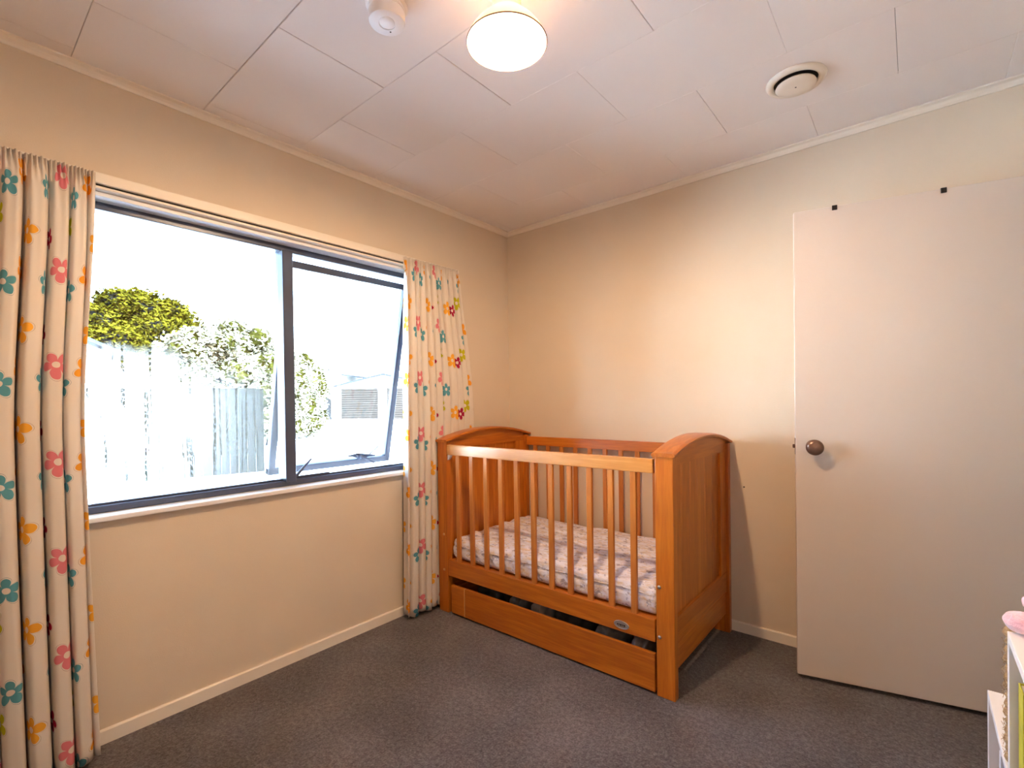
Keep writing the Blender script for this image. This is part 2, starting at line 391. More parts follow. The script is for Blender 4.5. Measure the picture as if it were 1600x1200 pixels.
bm = NB(); box(bm, -.086, -.081, WY0+.04, -1.60, .842, 1.94)
obj('fixed_pane', bm, M['fog'], win, off=(-.0835, WY0+.04, .845), label='fixed glass pane fogged with condensation and runs')
# awning sash: hinge at (x=-.103, z=1.915), bottom out at (-.336,.845)
sy0, sy1 = -1.565, -.815
Rm = Matrix.Translation((-.103, 0, 1.918)) @ Matrix.Rotation(math.atan2(.336-.103, 1.918-.845), 4, 'Y')
LS = math.hypot(.233, 1.073)
bm = NB()
box(bm, -.018, .018, sy0, sy1, -.034, 0, .003, mat=Rm); box(bm, -.018, .018, sy0, sy1, -LS, -LS+.036, .003, mat=Rm)
box(bm, -.018, .018, sy0, sy0+.036, -LS, 0, .003, mat=Rm); box(bm, -.018, .018, sy1-.036, sy1, -LS, 0, .003, mat=Rm)
sash = obj('sash_frame', bm, M['alu'], win, label='dark awning sash propped open')
bm = NB(); box(bm, -.003, .003, sy0+.03, sy1-.03, -LS+.03, -.028, mat=Rm); obj('glass_pane', bm, M['glass'], sash)
# fastener handle and stays
bm = NB(); prism(bm, [(-1.13, .902), (-1.05, .912), (-.93, .893), (-.93, .884), (-1.05, .884)], 0, -.306, -.300)
tube(bm, [(-.305, -1.06, .902), (-.285, -1.01, .880), (-.262, -.965, .850)], [.007, .008, .006], 8); tube(bm, [(-.318, -1.04, .878), (-.29, -1.04, .902)], .010, 10)
obj('sash_fastener', bm, M['alu'], sash, label='dark sash fastener handle')
bm = NB()
tube(bm, [(-.085, -1.532, .856), (-.10, -1.49, .888), (-.118, -1.435, .930)], [.008, .007, .005], 8)
box(bm, -.09, -.075, -1.55, -1.36, .853, .858, .001); obj('friction_stay', bm, M['alu'], win)
bm = NB(); tube(bm, [(-.09, -.86, .855), (-.09, -.86, .905)], .0025, 6); obj('stay_pin', bm, M['alu'], win)

# ------------------------------------------------------------------ curtain track
tr = thing('curtain_track', 'white curtain track with a dark slot fixed above the window', 'curtain track', (0, -1.75, 2.0))
bm = NB(); box(bm, .0005, .045, -2.93, -.53, 2.0015, 2.040, .004, 2); box(bm, .0005, .040, -2.93, -.53, 1.9835, 1.9935, .002); box(bm, .0005, .02, -2.93, -.53, 1.99, 2.005)
obj('rail', bm, M['cream'], tr)
bm = NB(); box(bm, .018, .030, -2.928, -.532, 1.9936, 2.0014); obj('slot', bm, M['dark'], tr, label='dark slot of the track')

# ------------------------------------------------------------------ curtains
def curtain(name, label, ytop, ymid, ybot, zt, zb, nf, seed, u0, xc=.080, amp=.040, xmax=None, split=None):
    rnd = random.Random(seed)
    ns, nz = nf*44, 60
    ph = [rnd.uniform(0, 6.28) for _ in range(8)]
    verts = []; 
    def place(s, z):
        k = (zt-z)/(zt-zb)
        if k < .45: q = k/.45; q = q*q*(3-2*q); a = ytop[0]+(ymid[0]-ytop[0])*q; b = ytop[1]+(ymid[1]-ytop[1])*q
        else: q = (k-.45)/.55; a = ymid[0]+(ybot[0]-ymid[0])*q; b = ymid[1]+(ybot[1]-ymid[1])*q
        head = max(0, 1-(zt-z)/.085); head = head*head*(3-2*head)
        sw = s + .016*math.sin(2*math.pi*s*1.7+ph[0]) + .004*math.sin(2.2*z+ph[1]+5*s)*(1-head)
        th = 2*math.pi*nf*sw
        lobe = 1 + .32*math.sin(2*math.pi*s*2.3+ph[2]+.8*z) + .2*math.sin(2*math.pi*s*5.1+ph[3])
        grow = (.30 + .70*min(1, k*2.4))
        A = min(.046, amp*lobe*grow*(1-.65*head))
        c = math.cos(th)
        x = xc + A*(1-2*((1-c)/2)**1.9)
        wdt = (b-a)/nf
        y = a+(b-a)*s + wdt*(.20*(1-head))*min(1, grow*1.1)*math.sin(th)
        # pencil pleats at the heading
        x += head*.009*math.cos(5*th+.5); y += 0
        if k < .22: x += .004*(1-k/.22)*math.cos(2*th+ph[4])
        x += .004*math.sin(3.1*z+ph[5]+9*s)*k
        if xmax is not None and y > -.80: x = min(x, xmax)
        return Vector((max(.0515 if z > 1.955 else .034, x), y, z))
    zs = [zt-(zt-zb)*(j/nz)**1.15 for j in range(nz+1)]
    me = bpy.data.meshes.new(name)
    V = []; uvx = []
    ref = [place(i/ns, (zt+zb)/2) for i in range(ns+1)]
    arc = [0]
    for p, q in zip(ref, ref[1:]): arc.append(arc[-1]+(q-p).length)
    for j, z in enumerate(zs):
        for i in range(ns+1):
            p = place(i/ns, z)
            if j == nz: p.z += .012*math.sin(2*math.pi*nf*i/ns*.5+ph[6])*.6
            V.append(p); 
    F = []
    for j in range(nz):
        for i in range(ns):
            a = j*(ns+1)+i; F.append((a, a+ns+1, a+ns+2, a+1))
    base = Vector((0, (ytop[0]+ytop[1])/2, zb))
    me.from_pydata([v-base for v in V], [], F)
    uvl = me.uv_layers.new(name='cloth')
    for li, lp in enumerate(me.loops):
        vi = lp.vertex_index; uvl.data[li].uv = (u0+arc[vi % (ns+1)], V[vi].z)
    me.shade_smooth(); me.materials.append(M['fabric'])
    root = thing(name, label, 'curtain', base)
    o = bpy.data.objects.new('curtain_cloth', me); C.objects.link(o); o.parent = root
    md = o.modifiers.new('thickness', 'SOLIDIFY'); md.thickness = .0016
    # heading tape: gathered band along the top
    bm = NB(); pts = [place(i/ns, zt) for i in range(0, ns+1, 4)]
    for p, q in zip(pts, pts[1:]):
        vs = [bm.verts.new(v) for v in ((p.x-.004, p.y, zt-.07), (q.x-.004, q.y, zt-.07), (q.x-.004, q.y, zt-.002), (p.x-.004, p.y, zt-.002))]; bm.faces.new(vs)
    bmesh.ops.remove_doubles(bm, verts=bm.verts, dist=1e-5)
    obj('heading_tape', bm, M['cream'], root)
    return root
curtain('curtain', 'flower print curtain at the left end of the window, nearest the viewer', (-2.94, -2.297), (-2.96, -2.335), (-2.96, -2.315), 2.024, .018, 13, 3, .13)
curtain('curtain', 'flower print curtain hanging between the open sash and the cot', (-.975, -.56), (-1.0, -.475), (-1.015, -.50), 2.024, .022, 10, 11, .02, xc=.066, amp=.050, xmax=.098)

# ------------------------------------------------------------------ cot
X0, X1, Y0, Y1 = .112, 1.511, -.790, -.020
cot = thing('cot', 'orange-brown pine baby cot with slatted sides and arched ends by the corner', 'cot', ((X0+X1)/2, (Y0+Y1)/2, 0))
PW, PD = .076, .036
def arch(y):        # underside of the cap
    k = (y-(Y0+Y1)/2)/((Y1-Y0)/2); return .978 + .056*max(0, 1-k*k)
def cot_end(side):
    s = 1 if side == 'right' else -1
    xo = X1 if s > 0 else X0                       # outer face
    xi = xo - s*PW
    a, b = min(xo, xi), max(xo, xi)
    for y0, y1 in ((Y0, Y0+PD), (Y1-PD, Y1)):
        bm = NB(); box(bm, a, b, y0, y1, .0, arch(y0 if y0 < -.4 else y1)+.001, .003, 2)
        post = obj('post', bm, M['woodz'], cot)
        if y0 < -.4:
            for z in (.447, .243):
                bm = NB(); R_ = Matrix.Translation((xo - s*.062 if s > 0 else xo+.046, Y0, z)) @ Matrix.Rotation(math.pi/2, 4, 'X')
                lathe(bm, [(0, .0045), (.004, .004), (.0065, .0025), (.0078, 0), (0, -.001)], seg=20, mat=R_)
                obj('bolt_cap', bm, M['steel'] if s > 0 else M['woodlight'], post, smooth=True)
    # frame inset in x, panels between posts
    fo = xo - s*.014; fi = xi + s*.020
    A, B = min(fo, fi), max(fo, fi)
    ys = Y0+PD; ye = Y1-PD
    bm = NB(); n = 20
    pts = [(ys, .938)] + [(ys+(ye-ys)*i/n, arch(ys+(ye-ys)*i/n)) for i in range(n+1)] + [(ye, .938)]
    prism(bm, pts, 0, A, B); obj('arched_rail', bm, M['woody'], cot)
    bm = NB(); box(bm, A, B, ys, ye, .208, .315, .002); obj('bottom_rail', bm, M['woody'], cot)
    bm = NB(); box(bm, A+.004, B-.004, ys, ye, .095, .204, .002); obj('apron_board', bm, M['woody'], cot)
    bm = NB(); box(bm, A, B, ys, ys+.022, .315, .938, .001); obj('stile', bm, M['woodz'], cot)
    bm = NB(); box(bm, A, B, ye-.085, ye, .315, .938, .001); obj('stile', bm, M['woodz'], cot)
    pw = (ye-.085-ys-.022)/6
    for i in range(6):
        y0 = ys+.022+pw*i
        bm = NB(); box(bm, A+.012, B-.012, y0+.0003, y0+pw-.0003, .312, .940, .0005); obj('panel_board', bm, M['woodz'], cot)
    # cap: curved board with rounded nose
    cx0, cx1 = (min(xo+s*.010, xi-s*.012), max(xo+s*.010, xi-s*.012))
    bm = NB(); n = 40; rings = []
    th = .016
    sec = [(cx0+.003, 0), (cx0, .004), (cx0, .009), (cx0+.006, .015), (cx0+.014, th), (cx1-.014, th), (cx1-.006, .015), (cx1, .009), (cx1, .004), (cx1-.003, 0)]
    for i in range(n+1):
        y = Y0-.008+(Y1-Y0+.016)*i/n
        z = arch(min(max(y, Y0), Y1)); f = 1
        rings.append([bm.verts.new((x, y, z+dz*f)) for x, dz in sec])
    for r1, r2 in zip(rings, rings[1:]):
        for k in range(len(sec)): bm.faces.new((r1[k], r1[(k+1) % len(sec)], r2[(k+1) % len(sec)], r2[k]))
    bm.faces.new(rings[0][::-1]); bm.faces.new(rings[-1])
    bmesh.ops.recalc_face_normals(bm, faces=bm.faces[:])
    obj('cap_rail', bm, M['woody'], cot, smooth=True, angle=40)
cot_end('left'); cot_end('right')
xa, xb = X0+PW+.004, X1-PW-.008
def slat_side(front):
    y0, y1 = (Y0-.001, Y0+.024) if front else (Y1-.034, Y1-.012)
    bm = NB(); box(bm, xa, xb, y0, y1, .907, .966, .004, 2); top = obj('top_rail', bm, M['woodtop_lit'] if front else M['woodx'], cot)
    bm = NB(); box(bm, xa, xb+.002, y0, y1, .216, .308, .003, 2); bot = obj('bottom_rail', bm, M['woodx'], cot)
    ym = (y0+y1)/2
    proto = None
    for i in range(11):
        x = .272+.1063*i if front else .262+.1063*i
        if proto is None:
            bm = NB(); box(bm, -.0138, .0138, -.0075, .0075, .306, .909, .003, 2)
            me = bpy.data.meshes.new('slat'); bm.to_mesh(me); bm.free(); me.materials.append(M['woodslat']); proto = me
        o = bpy.data.objects.new('slat', proto); C.objects.link(o); o.parent = cot
        o.location = (x-cot.location.x, ym-cot.location.y, 0)
    return bot
fb = slat_side(True); slat_side(False)
# oval maker's plate
bm = NB(); R_ = Matrix.Translation((1.279, Y0-.001, .2455)) @ Matrix.Rotation(math.pi/2, 4, 'X') @ Matrix.Diagonal((1, .50, 1, 1))
lathe(bm, [(0, .0016), (.030, .0016), (.031, .003), (.034, .003), (.036, 0)], seg=40, mat=R_)
pla = obj('maker_plate', bm, M['steel'], fb, smooth=True, angle=30, label='oval silver maker plate')
bm = NB()
for k, (dx, ww) in enumerate(((-.017, .006), (-.009, .004), (-.002, .007), (.007, .005), (.015, .006))):
    box(bm, 1.279+dx-ww/2, 1.279+dx+ww/2, Y0-.0034, Y0-.0024, .2425+(k % 2)*.001, .2485)
box(bm, 1.262, 1.296, Y0-.0034, Y0-.0024, .2385, .2398)
obj('plate_relief', bm, M['black'], fb)
# white plastic catch under the left end of the top rail
bm = NB(); prism(bm, [(xa+.002, .907), (xa+.030, .907), (xa+.006, .878), (xa+.002, .878)], 1, Y0+.004, Y0+.020)
obj('rail_catch', bm, M['whitep'], cot, label='white plastic rail catch')
# mattress base slats board
bm = NB(); box(bm, X0+PW+.002, X1-PW-.002, Y0+.03, Y1-.038, .288, .304, .002); obj('mattress_base', bm, M['woodx'], cot)
# drawer under the cot
bm = NB(); box(bm, .3225, 1.427, Y0-.002, Y0+.016, .010, .168, .003, 2); d0 = obj('drawer', bm, M['woodx'], cot)
bm = NB(); box(bm, .215, .3165, Y0-.002, Y0+.016, .010, .167, .003, 2); obj('drawer_end_board', bm, M['woodx'], d0)
bm = NB(); box(bm, .3165, .3225, Y0, Y0+.014, .010, .167); obj('pale_joint', bm, M['woodlight'], d0, label='pale bare wood joint strip')
bm = NB(); box(bm, .215, .230, Y0+.016, -.06, .02, .15, .002); box(bm, 1.412, 1.427, Y0+.016, -.06, .02, .15, .002); box(bm, .23, 1.412, -.075, -.06, .02, .15, .002); box(bm, .23, 1.412, Y0+.016, -.075, .02, .03)
obj('drawer_box', bm, M['woody'], d0)

# things inside the drawer
M['clothdark'] = plain('charcoal_cloth', (.05, .05, .055), .9, var=.3, scale=20)
M['clothgrey'] = plain('grey_cloth', (.17, .17, .18), .9, var=.25, scale=25)
M['clothpale'] = plain('pale_cloth', (.38, .36, .38), .85, var=.2, scale=25)
def bundle(x, y, z, rx, ry, rz, mk, lab, seed, cat='cloth'):
    bm = NB(); rr = bmesh.ops.create_icosphere(bm, subdivisions=4, radius=1); rnd = random.Random(seed); ph = [rnd.uniform(0, 6.3) for _ in range(6)]
    for v in rr['verts']:
        c = v.co.copy(); k = 1 + .10*math.sin(7*c.x+4*c.y+ph[0]) + .08*math.sin(11*c.y-3*c.z+ph[1]) + .05*math.sin(19*c.x+ph[2])
        m_ = max(abs(c.x), abs(c.y), abs(c.z)); c = c.lerp(c/m_*.86, .45)
        v.co = Vector((x+c.x*rx*k, y+c.y*ry*k, z+c.z*rz*k))
    o = obj('folded_cloth', bm, M[mk], None, smooth=True, off=(x, y, .03)); tag(o, lab, cat, 'folded linen stored in the cot drawer')
    return o
bundle(.42, -.60, .105, .115, .12, .070, 'clothdark', 'charcoal folded cloth at the left end of the cot drawer', 1)
bundle(.625, -.62, .110, .062, .12, .072, 'clothgrey', 'grey crumpled cloth in the cot drawer, second from its left end', 2)
bundle(.765, -.62, .104, .046, .11, .070, 'clothpale', 'pale bunched cloth in the cot drawer, left of its middle', 3)
bundle(.945, -.61, .108, .100, .12, .073, 'clothdark', 'dark folded cloth in the middle of the cot drawer', 4)
bundle(1.16, -.62, .108, .075, .12, .073, 'clothgrey', 'grey rolled cloth in the cot drawer under the oval plate', 5)
bundle(1.31, -.62, .100, .05, .11, .062, 'clothpale', 'pale cloth at the right end of the cot drawer', 6)

# mattress with fitted sheet
def mattress():
    x0, x1, y0, y1, z0, z1 = X0+PW+.004, X1-PW-.004, Y0+.032, Y1-.040, .306, .428
    cx, cy = (x0+x1)/2, (y0+y1)/2; hx, hy, hz = (x1-x0)/2, (y1-y0)/2, (z1-z0)/2
    bm = NB(); nx, ny, nz = 110, 56, 12
    rnd = random.Random(5)
    def wr(x, y, z):
        t = .0035*math.sin(46*y+6*math.sin(3*x)+2*x) + .003*math.sin(30*x*.5+70*y+2*math.sin(9*x)) + .003*math.sin(8*x+5*y)
        return t
    def pt(u, v, w_):        # unit cube -> rounded box (u,v,w in -1..1)
        r = .030
        p = Vector((u*hx, v*hy, w_*hz)); q = Vector((max(-hx+r, min(hx-r, p.x)), max(-hy+r, min(hy-r, p.y)), max(-hz+r, min(hz-r, p.z))))
        d = p-q
        if d.length > 1e-9: p = q+d.normalized()*r
        return p
    cache = {}
    def V(i, j, k):
        key = (i, j, k)
        if key in cache: return cache[key]
        u, v, w_ = -1+2*i/nx, -1+2*j/ny, -1+2*k/nz
        p = pt(u, v, w_)
        X, Y, Z = cx+p.x, cy+p.y, z0+hz+p.z
        edge = 1-min(1, (1-abs(v))*3.0)
        if k == nz: Z += wr(X, Y, Z) + .006*math.sin(3*X+.5)*(1-edge*.5) + .008*(X-cx)
        elif j == 0:
            f = math.sin(math.pi*k/nz)
            Y -= f*(.0035*math.sin(52*X+14*Z*20*.2+3*math.sin(11*X)) + .002*math.sin(120*X+60*Z)) + .004*f
            Z += .008*(X-cx)*k/nz + .004*math.sin(9*X)*k/nz
            Z += -.004 if abs(k/nz-.72) < .06 else 0
            Y += .005 if abs(k/nz-.70) < .05 else 0
        cache[key] = bm.verts.new((X, Y, Z)); return cache[key]
    def quad(a, b, c, d):
        try: bm.faces.new((V(*a), V(*b), V(*c), V(*d)))
        except ValueError: pass
    for i in range(nx):
        for j in range(ny):
            for k in (0, nz): quad((i, j, k), (i+1, j, k), (i+1, j+1, k), (i, j+1, k))
    for i in range(nx):
        for k in range(nz):
            for j in (0, ny): quad((i, j, k), (i+1, j, k), (i+1, j, k+1), (i, j, k+1))
    for j in range(ny):
        for k in range(nz):
            for i in (0, nx): quad((i, j, k), (i, j+1, k), (i, j+1, k+1), (i, j, k+1))
    bmesh.ops.recalc_face_normals(bm, faces=bm.faces[:])
    r = thing('cot_mattress', 'cot mattress in a wrinkled lilac and ochre printed fitted sheet', 'mattress', (cx, cy, z0))
    obj('fitted_sheet', bm, M['sheet'], r, smooth=True)
    bm = NB(); pts = [(x0+.03+(x1-x0-.06)*i/60, y0-.0045+.0015*math.sin(i*.9), z0+.086+.0085*((x0+(x1-x0)*i/60)-cx)+.003*math.sin(i*.5)) for i in range(61)]
    tube(bm, pts, .0028, 6); obj('piping', bm, M['sheet'], r, smooth=True)
mattress()

# ------------------------------------------------------------------ door (open, hinged at the right wall)
dx, dy = 1.8553, -.2978; ang = math.atan2(.142, .60)
Dm = Matrix.Translation((dx, dy, 0)) @ Matrix.Rotation(ang, 4, 'Z')
bm = NB(); box(bm, 0, .755, 0, .035, .02, 2.0, .0015, mat=Dm)
door = struct('door_1', bm, M['door'], 'plain cream-pink flush door standing open')
bm = NB(); R_ = Dm @ Matrix.Translation((.066, 0, 1.001)) @ Matrix.Rotation(math.pi/2, 4, 'X')
lathe(bm, [(0, .001), (.029, .001), (.029, .004), (.025, .008), (.013, .011), (.0115, .026), (.016, .032), (.027, .037), (.0325, .045), (.0325, .052), (.029, .059), (.020, .0635), (0, .065)], seg=40, mat=R_)
obj('door_knob', bm, M['bronze'], door, smooth=True, label='dark bronze round knob')
bm = NB(); box(bm, -.0015, .001, .006, .029, .965, 1.035, mat=Dm); box(bm, -.010, 0, .012, .024, .992, 1.008, .002, mat=Dm)
obj('latch_plate', bm, M['bronze'], door)
for hz in (.25, 1.0, 1.75):
    bm = NB(); tube(bm, [Dm @ Vector((.757, .030, hz-.04)), Dm @ Vector((.757, .030, hz+.04))], .005, 10); obj('hinge', bm, M['steel'], door)
bm = NB(); box(bm, W-.004, W+.104, -.91, -.885, 0, 2.03, .002); box(bm, W-.004, W+.104, -.125, -.10, 0, 2.03, .002); box(bm, W-.004, W+.104, -.91, -.10, 2.005, 2.03, .002)
box(bm, W-.012, W, -.97, -.90, 0, 2.09, .003); box(bm, W-.012, W, -.105, -.045, 0, 2.09, .003); box(bm, W-.012, W, -.97, -.045, 2.02, 2.09, .003)
struct('trim_4', bm, M['cream'], 'cream door frame and architrave in the right wall')
def door_hook(s, lab):
    c = Dm @ Vector((s, 0, 2.0))
    r = thing('door_hook', lab, 'hook', c, ang, 'hooks clipped over the top of the door')
    for nm, b in (('clip', (-.009, .009, -.0025, .038, .0002, .0025)), ('front_tab', (-.009, .009, -.0045, -.0005, -.017, .0025)), ('rear_tab', (-.009, .009, .0355, .0385, -.022, .0025))):
        bm = NB(); box(bm, b[0], b[1], b[2], b[3], b[4], b[5], .0008)
        me = bpy.data.meshes.new(nm); bm.to_mesh(me); bm.free(); me.materials.append(M['black'])
        o = bpy.data.objects.new(nm, me); C.objects.link(o); o.parent = r
door_hook(.147, 'small black hook over the door top, the one nearer the knob side')
door_hook(.496, 'small black hook over the door top, the one farther from the knob side')
# little screw left in the back wall
bm = NB(); lathe(bm, [(0, .004), (.003, .0035), (.004, .0015), (.0025, 0), (0, -.004)], seg=14, mat=Matrix.Translation((1.572, -.0005, .752)) @ Matrix.Rotation(math.pi/2, 4, 'X'))
o = obj('wall_screw', bm, M['dark'], None, smooth=True, off=(1.572, 0, .752)); tag(o, 'tiny dark screw in the back wall between cot and door', 'screw')

# ------------------------------------------------------------------ ceiling lamp
LX, LY = 1.347, -1.585
lamp = thing('ceiling_lamp', 'round ceiling light with a flared opal white shade, lit', 'lamp', (LX, LY, H))
def opal():
    m, t, b, o = new_mat('opal_shade')
    tl = N(t, 'ShaderNodeBsdfTranslucent', inp={'Color': rgb(.92, .80, .62)}); df = N(t, 'ShaderNodeBsdfDiffuse', inp={'Color': rgb(.9, .86, .80)})
    tp = N(t, 'ShaderNodeBsdfTransparent', inp={'Color': rgb(1, .86, .66)})
    a = t.nodes.new('ShaderNodeMixShader'); a.inputs[0].default_value = .08; L(t, df.outputs[0], a.inputs[1]); L(t, tl.outputs[0], a.inputs[2])
    nz = noise(t, mapped(t), 30, 2); f = math_n(t, 'MULTIPLY_ADD', nz, .006, .034)
    c = t.nodes.new('ShaderNodeMixShader'); L(t, f, c.inputs[0]); L(t, a.outputs[0], c.inputs[1]); L(t, tp.outputs[0], c.inputs[2]); L(t, c.outputs[0], o.inputs[0]); return m
M['opal'] = opal()
bm = NB()
pr = [(.0415, 2.378), (.043, 2.352), (.051, 2.332), (.070, 2.313), (.090, 2.293), (.105, 2.272), (.1125, 2.256), (.1155, 2.2495)]
lathe(bm, pr + [(.1140, 2.2488)] + [(r-.0022, z-.0005) for r, z in pr[::-1][1:]], LX, LY, 56); obj('lamp_shade', bm, M['opal'], lamp, smooth=True)
bm = NB(); tube(bm, [(LX+.1158*math.cos(a*math.pi/32), LY+.1158*math.sin(a*math.pi/32), 2.249) for a in range(65)], .0022, 6); obj('shade_rim', bm, plain('rim_pink_grey', (.22, .14, .11), .5), lamp, smooth=True)
bm = NB(); lathe(bm, [(0, H), (.060, H), (.060, 2.402), (.050, 2.392), (.030, 2.386), (.028, 2.365), (0, 2.365)], LX, LY, 40); obj('ceiling_rose', bm, M['whitep'], lamp, smooth=True, angle=40)
bm = NB(); lathe(bm, [(0, 2.366), (.021, 2.366), (.021, 2.308), (.024, 2.306), (.024, 2.298), (.016, 2.298), (.016, 2.304), (0, 2.306)], LX, LY, 32); obj('bulb_holder', bm, plain('holder', (.75, .45, .2), .4), lamp, smooth=True, angle=40)
mb, tb, bb, ob = new_mat('lit_bulb'); tb.nodes.remove(bb); em = N(tb, 'ShaderNodeEmission', inp={'Color': rgb(1, .67, .385), 'Strength': LAMP_STRENGTH}); L(tb, em.outputs[0], ob.inputs[0])
bm = NB(); lathe(bm, [(0, 2.305), (.012, 2.304), (.014, 2.294), (.022, 2.280), (.0275, 2.266), (.027, 2.254), (.020, 2.244), (.010, 2.239), (0, 2.238)], LX, LY, 20); obj('bulb', bm, mb, lamp, smooth=True)

# ------------------------------------------------------------------ smoke alarm
DX, DY = 1.031, -1.771
al = thing('smoke_alarm', 'small round white smoke alarm on the ceiling near the lamp', 'smoke alarm', (DX, DY, H))
bm = NB(); lathe(bm, [(0, H), (.062, H), (.062, 2.408), (.056, 2.404), (0, 2.404)], DX, DY, 40); obj('base_plate', bm, M['whitep'], al, smooth=True, angle=35)
bm = NB(); lathe(bm, [(0, 2.404), (.0535, 2.404), (.0545, 2.394), (.0520, 2.393), (.0520, 2.389), (.0545, 2.388), (.0545, 2.366), (.0520, 2.360), (.046, 2.3575), (.024, 2.3570), (.0235, 2.3585), (0, 2.3585)], DX, DY, 48); obj('body', bm, M['whitep'], al, smooth=True, angle=35)
bm = NB(); lathe(bm, [(0, 2.3588), (.0225, 2.3588), (.0225, 2.3565), (.020, 2.355), (0, 2.3545)], DX+.006, DY-.004, 32); obj('test_button', bm, M['whitep'], al, smooth=True, angle=35)
bm = NB(); lathe(bm, [(0, 2.3570), (.0025, 2.3568), (.0025, 2.359), (0, 2.359)], DX-.018, DY+.026, 12); obj('face_hole', bm, M['dark'], al, label='tiny dark hole in the alarm face')  # dark dot standing for a small hole in the face

# ------------------------------------------------------------------ ceiling vent
VX, VY = 1.9085, -.549
ve = thing('ceiling_vent', 'round cream ventilation outlet in the ceiling above the door side', 'vent', (VX, VY, H))
bm = NB(); lathe(bm, [(.101, H-.0005), (.101, 2.411), (.096, 2.4045), (.085, 2.4015), (.076, 2.4035), (.0735, 2.408), (.0735, H-.0005)], VX, VY, 64, closed=True); obj('outer_ring', bm, M['cream'], ve, smooth=True, angle=50)
bm = NB(); lathe(bm, [(0, H-.0008), (.0740, H-.0008), (.0740, H-.003), (0, H-.003)], VX, VY, 48); obj('throat', bm, M['dark'], ve, label='black sheet painted for the unlit throat behind the disc')  # flat black sheet, painted for the shade inside the duct
bm = NB(); lathe(bm, [(0, 2.404), (.050, 2.404), (.066, 2.398), (.0685, 2.3935), (.066, 2.3905), (.040, 2.389), (0, 2.3885)], VX, VY, 56); disc = obj('disc', bm, M['cream'], ve, smooth=True, angle=50)
bm = NB(); lathe(bm, [(0, 2.3875), (.003, 2.388), (.003, 2.390), (0, 2.390)], VX, VY, 10); obj('disc_screw', bm, M['dark'], disc)

# ------------------------------------------------------------------ shelf units at the right edge
def shelf(name, lab, x0, x1, y0, y1, z1, levels):
    t_ = .0155
    r = thing(name, lab, 'shelf', ((x0+x1)/2, (y0+y1)/2, 0))
    bm = NB(); box(bm, x0, x1, y1-t_, y1, 0, z1-t_, .0006); obj('side_panel', bm, M['white'], r)
    bm = NB(); box(bm, x0, x1, y0, y0+t_, 0, z1-t_, .0006); obj('side_panel', bm, M['white'], r)
    bm = NB(); box(bm, x0, x1, y0, y1, z1-t_, z1, .0008); obj('top_board', bm, M['white'], r)
    bm = NB(); box(bm, x1-.005, x1-.001, y0+t_, y1-t_, .03, z1-t_); obj('back_panel', bm, M['white'], r)
    for z in levels:
        bm = NB(); box(bm, x0+.004, x1-.006, y0+t_, y1-t_, z-t_, z, .0006); obj('shelf_board', bm, M['white'], r)
    return r
shelf('bookshelf', 'taller white bookshelf at the right edge holding the yellow-green book', 2.373, 2.612, -2.30, -1.472, .80, (.06, .43))
shelf('bookshelf', 'lower white bookshelf in front of the door, beyond the taller shelf', 2.3715, 2.612, -1.4715, -1.172, .555, (.06, .30))
def book(x0, x1, y0, y1, z0, h, cover, lab, pages=(.86, .82, .72)):
    r = thing('book', lab, 'book', ((x0+x1)/2, (y0+y1)/2, z0))
    c = plain('book_cover', cover, .45, var=.15, scale=60)
    bm = NB(); b = .0022
    box(bm, x0, x1, y0, y0+b, z0, z0+h, .0006); box(bm, x0, x1, y1-b, y1, z0, z0+h, .0006); box(bm, x0, x0+b, y0, y1, z0, z0+h, .0008); obj('cover', bm, c, r)
    bm = NB(); box(bm, x0+b, x1-.003, y0+b, y1-b, z0+.003, z0+h-.003); obj('pages', bm, plain('pages', pages, .8), r)
book(2.383, 2.57, -1.545, -1.500, .43, .296, (.52, .46, .04), 'yellow-green book on the taller white shelf at the far right edge')
book(2.392, 2.585, -1.570, -1.5475, .43, .312, (.01, .26, .16), 'dark green book just behind the yellow-green one on the taller shelf')
book(2.39, 2.58, -1.60, -1.572, .43, .28, (.7, .65, .6), 'pale book beside the dark green book on the taller shelf')
book(2.385, 2.55, -1.246, -1.222, .30, .155, (.75, .76, .82), 'pale blue-white book on the lower shelf by the door')
book(2.385, 2.55, -1.275, -1.250, .30, .125, (.55, .14, .05), 'orange-red book on the lower shelf by the door')
book(2.385, 2.55, -1.305, -1.279, .30, .17, (.12, .16, .3), 'dark blue book on the lower shelf next to the orange-red one')
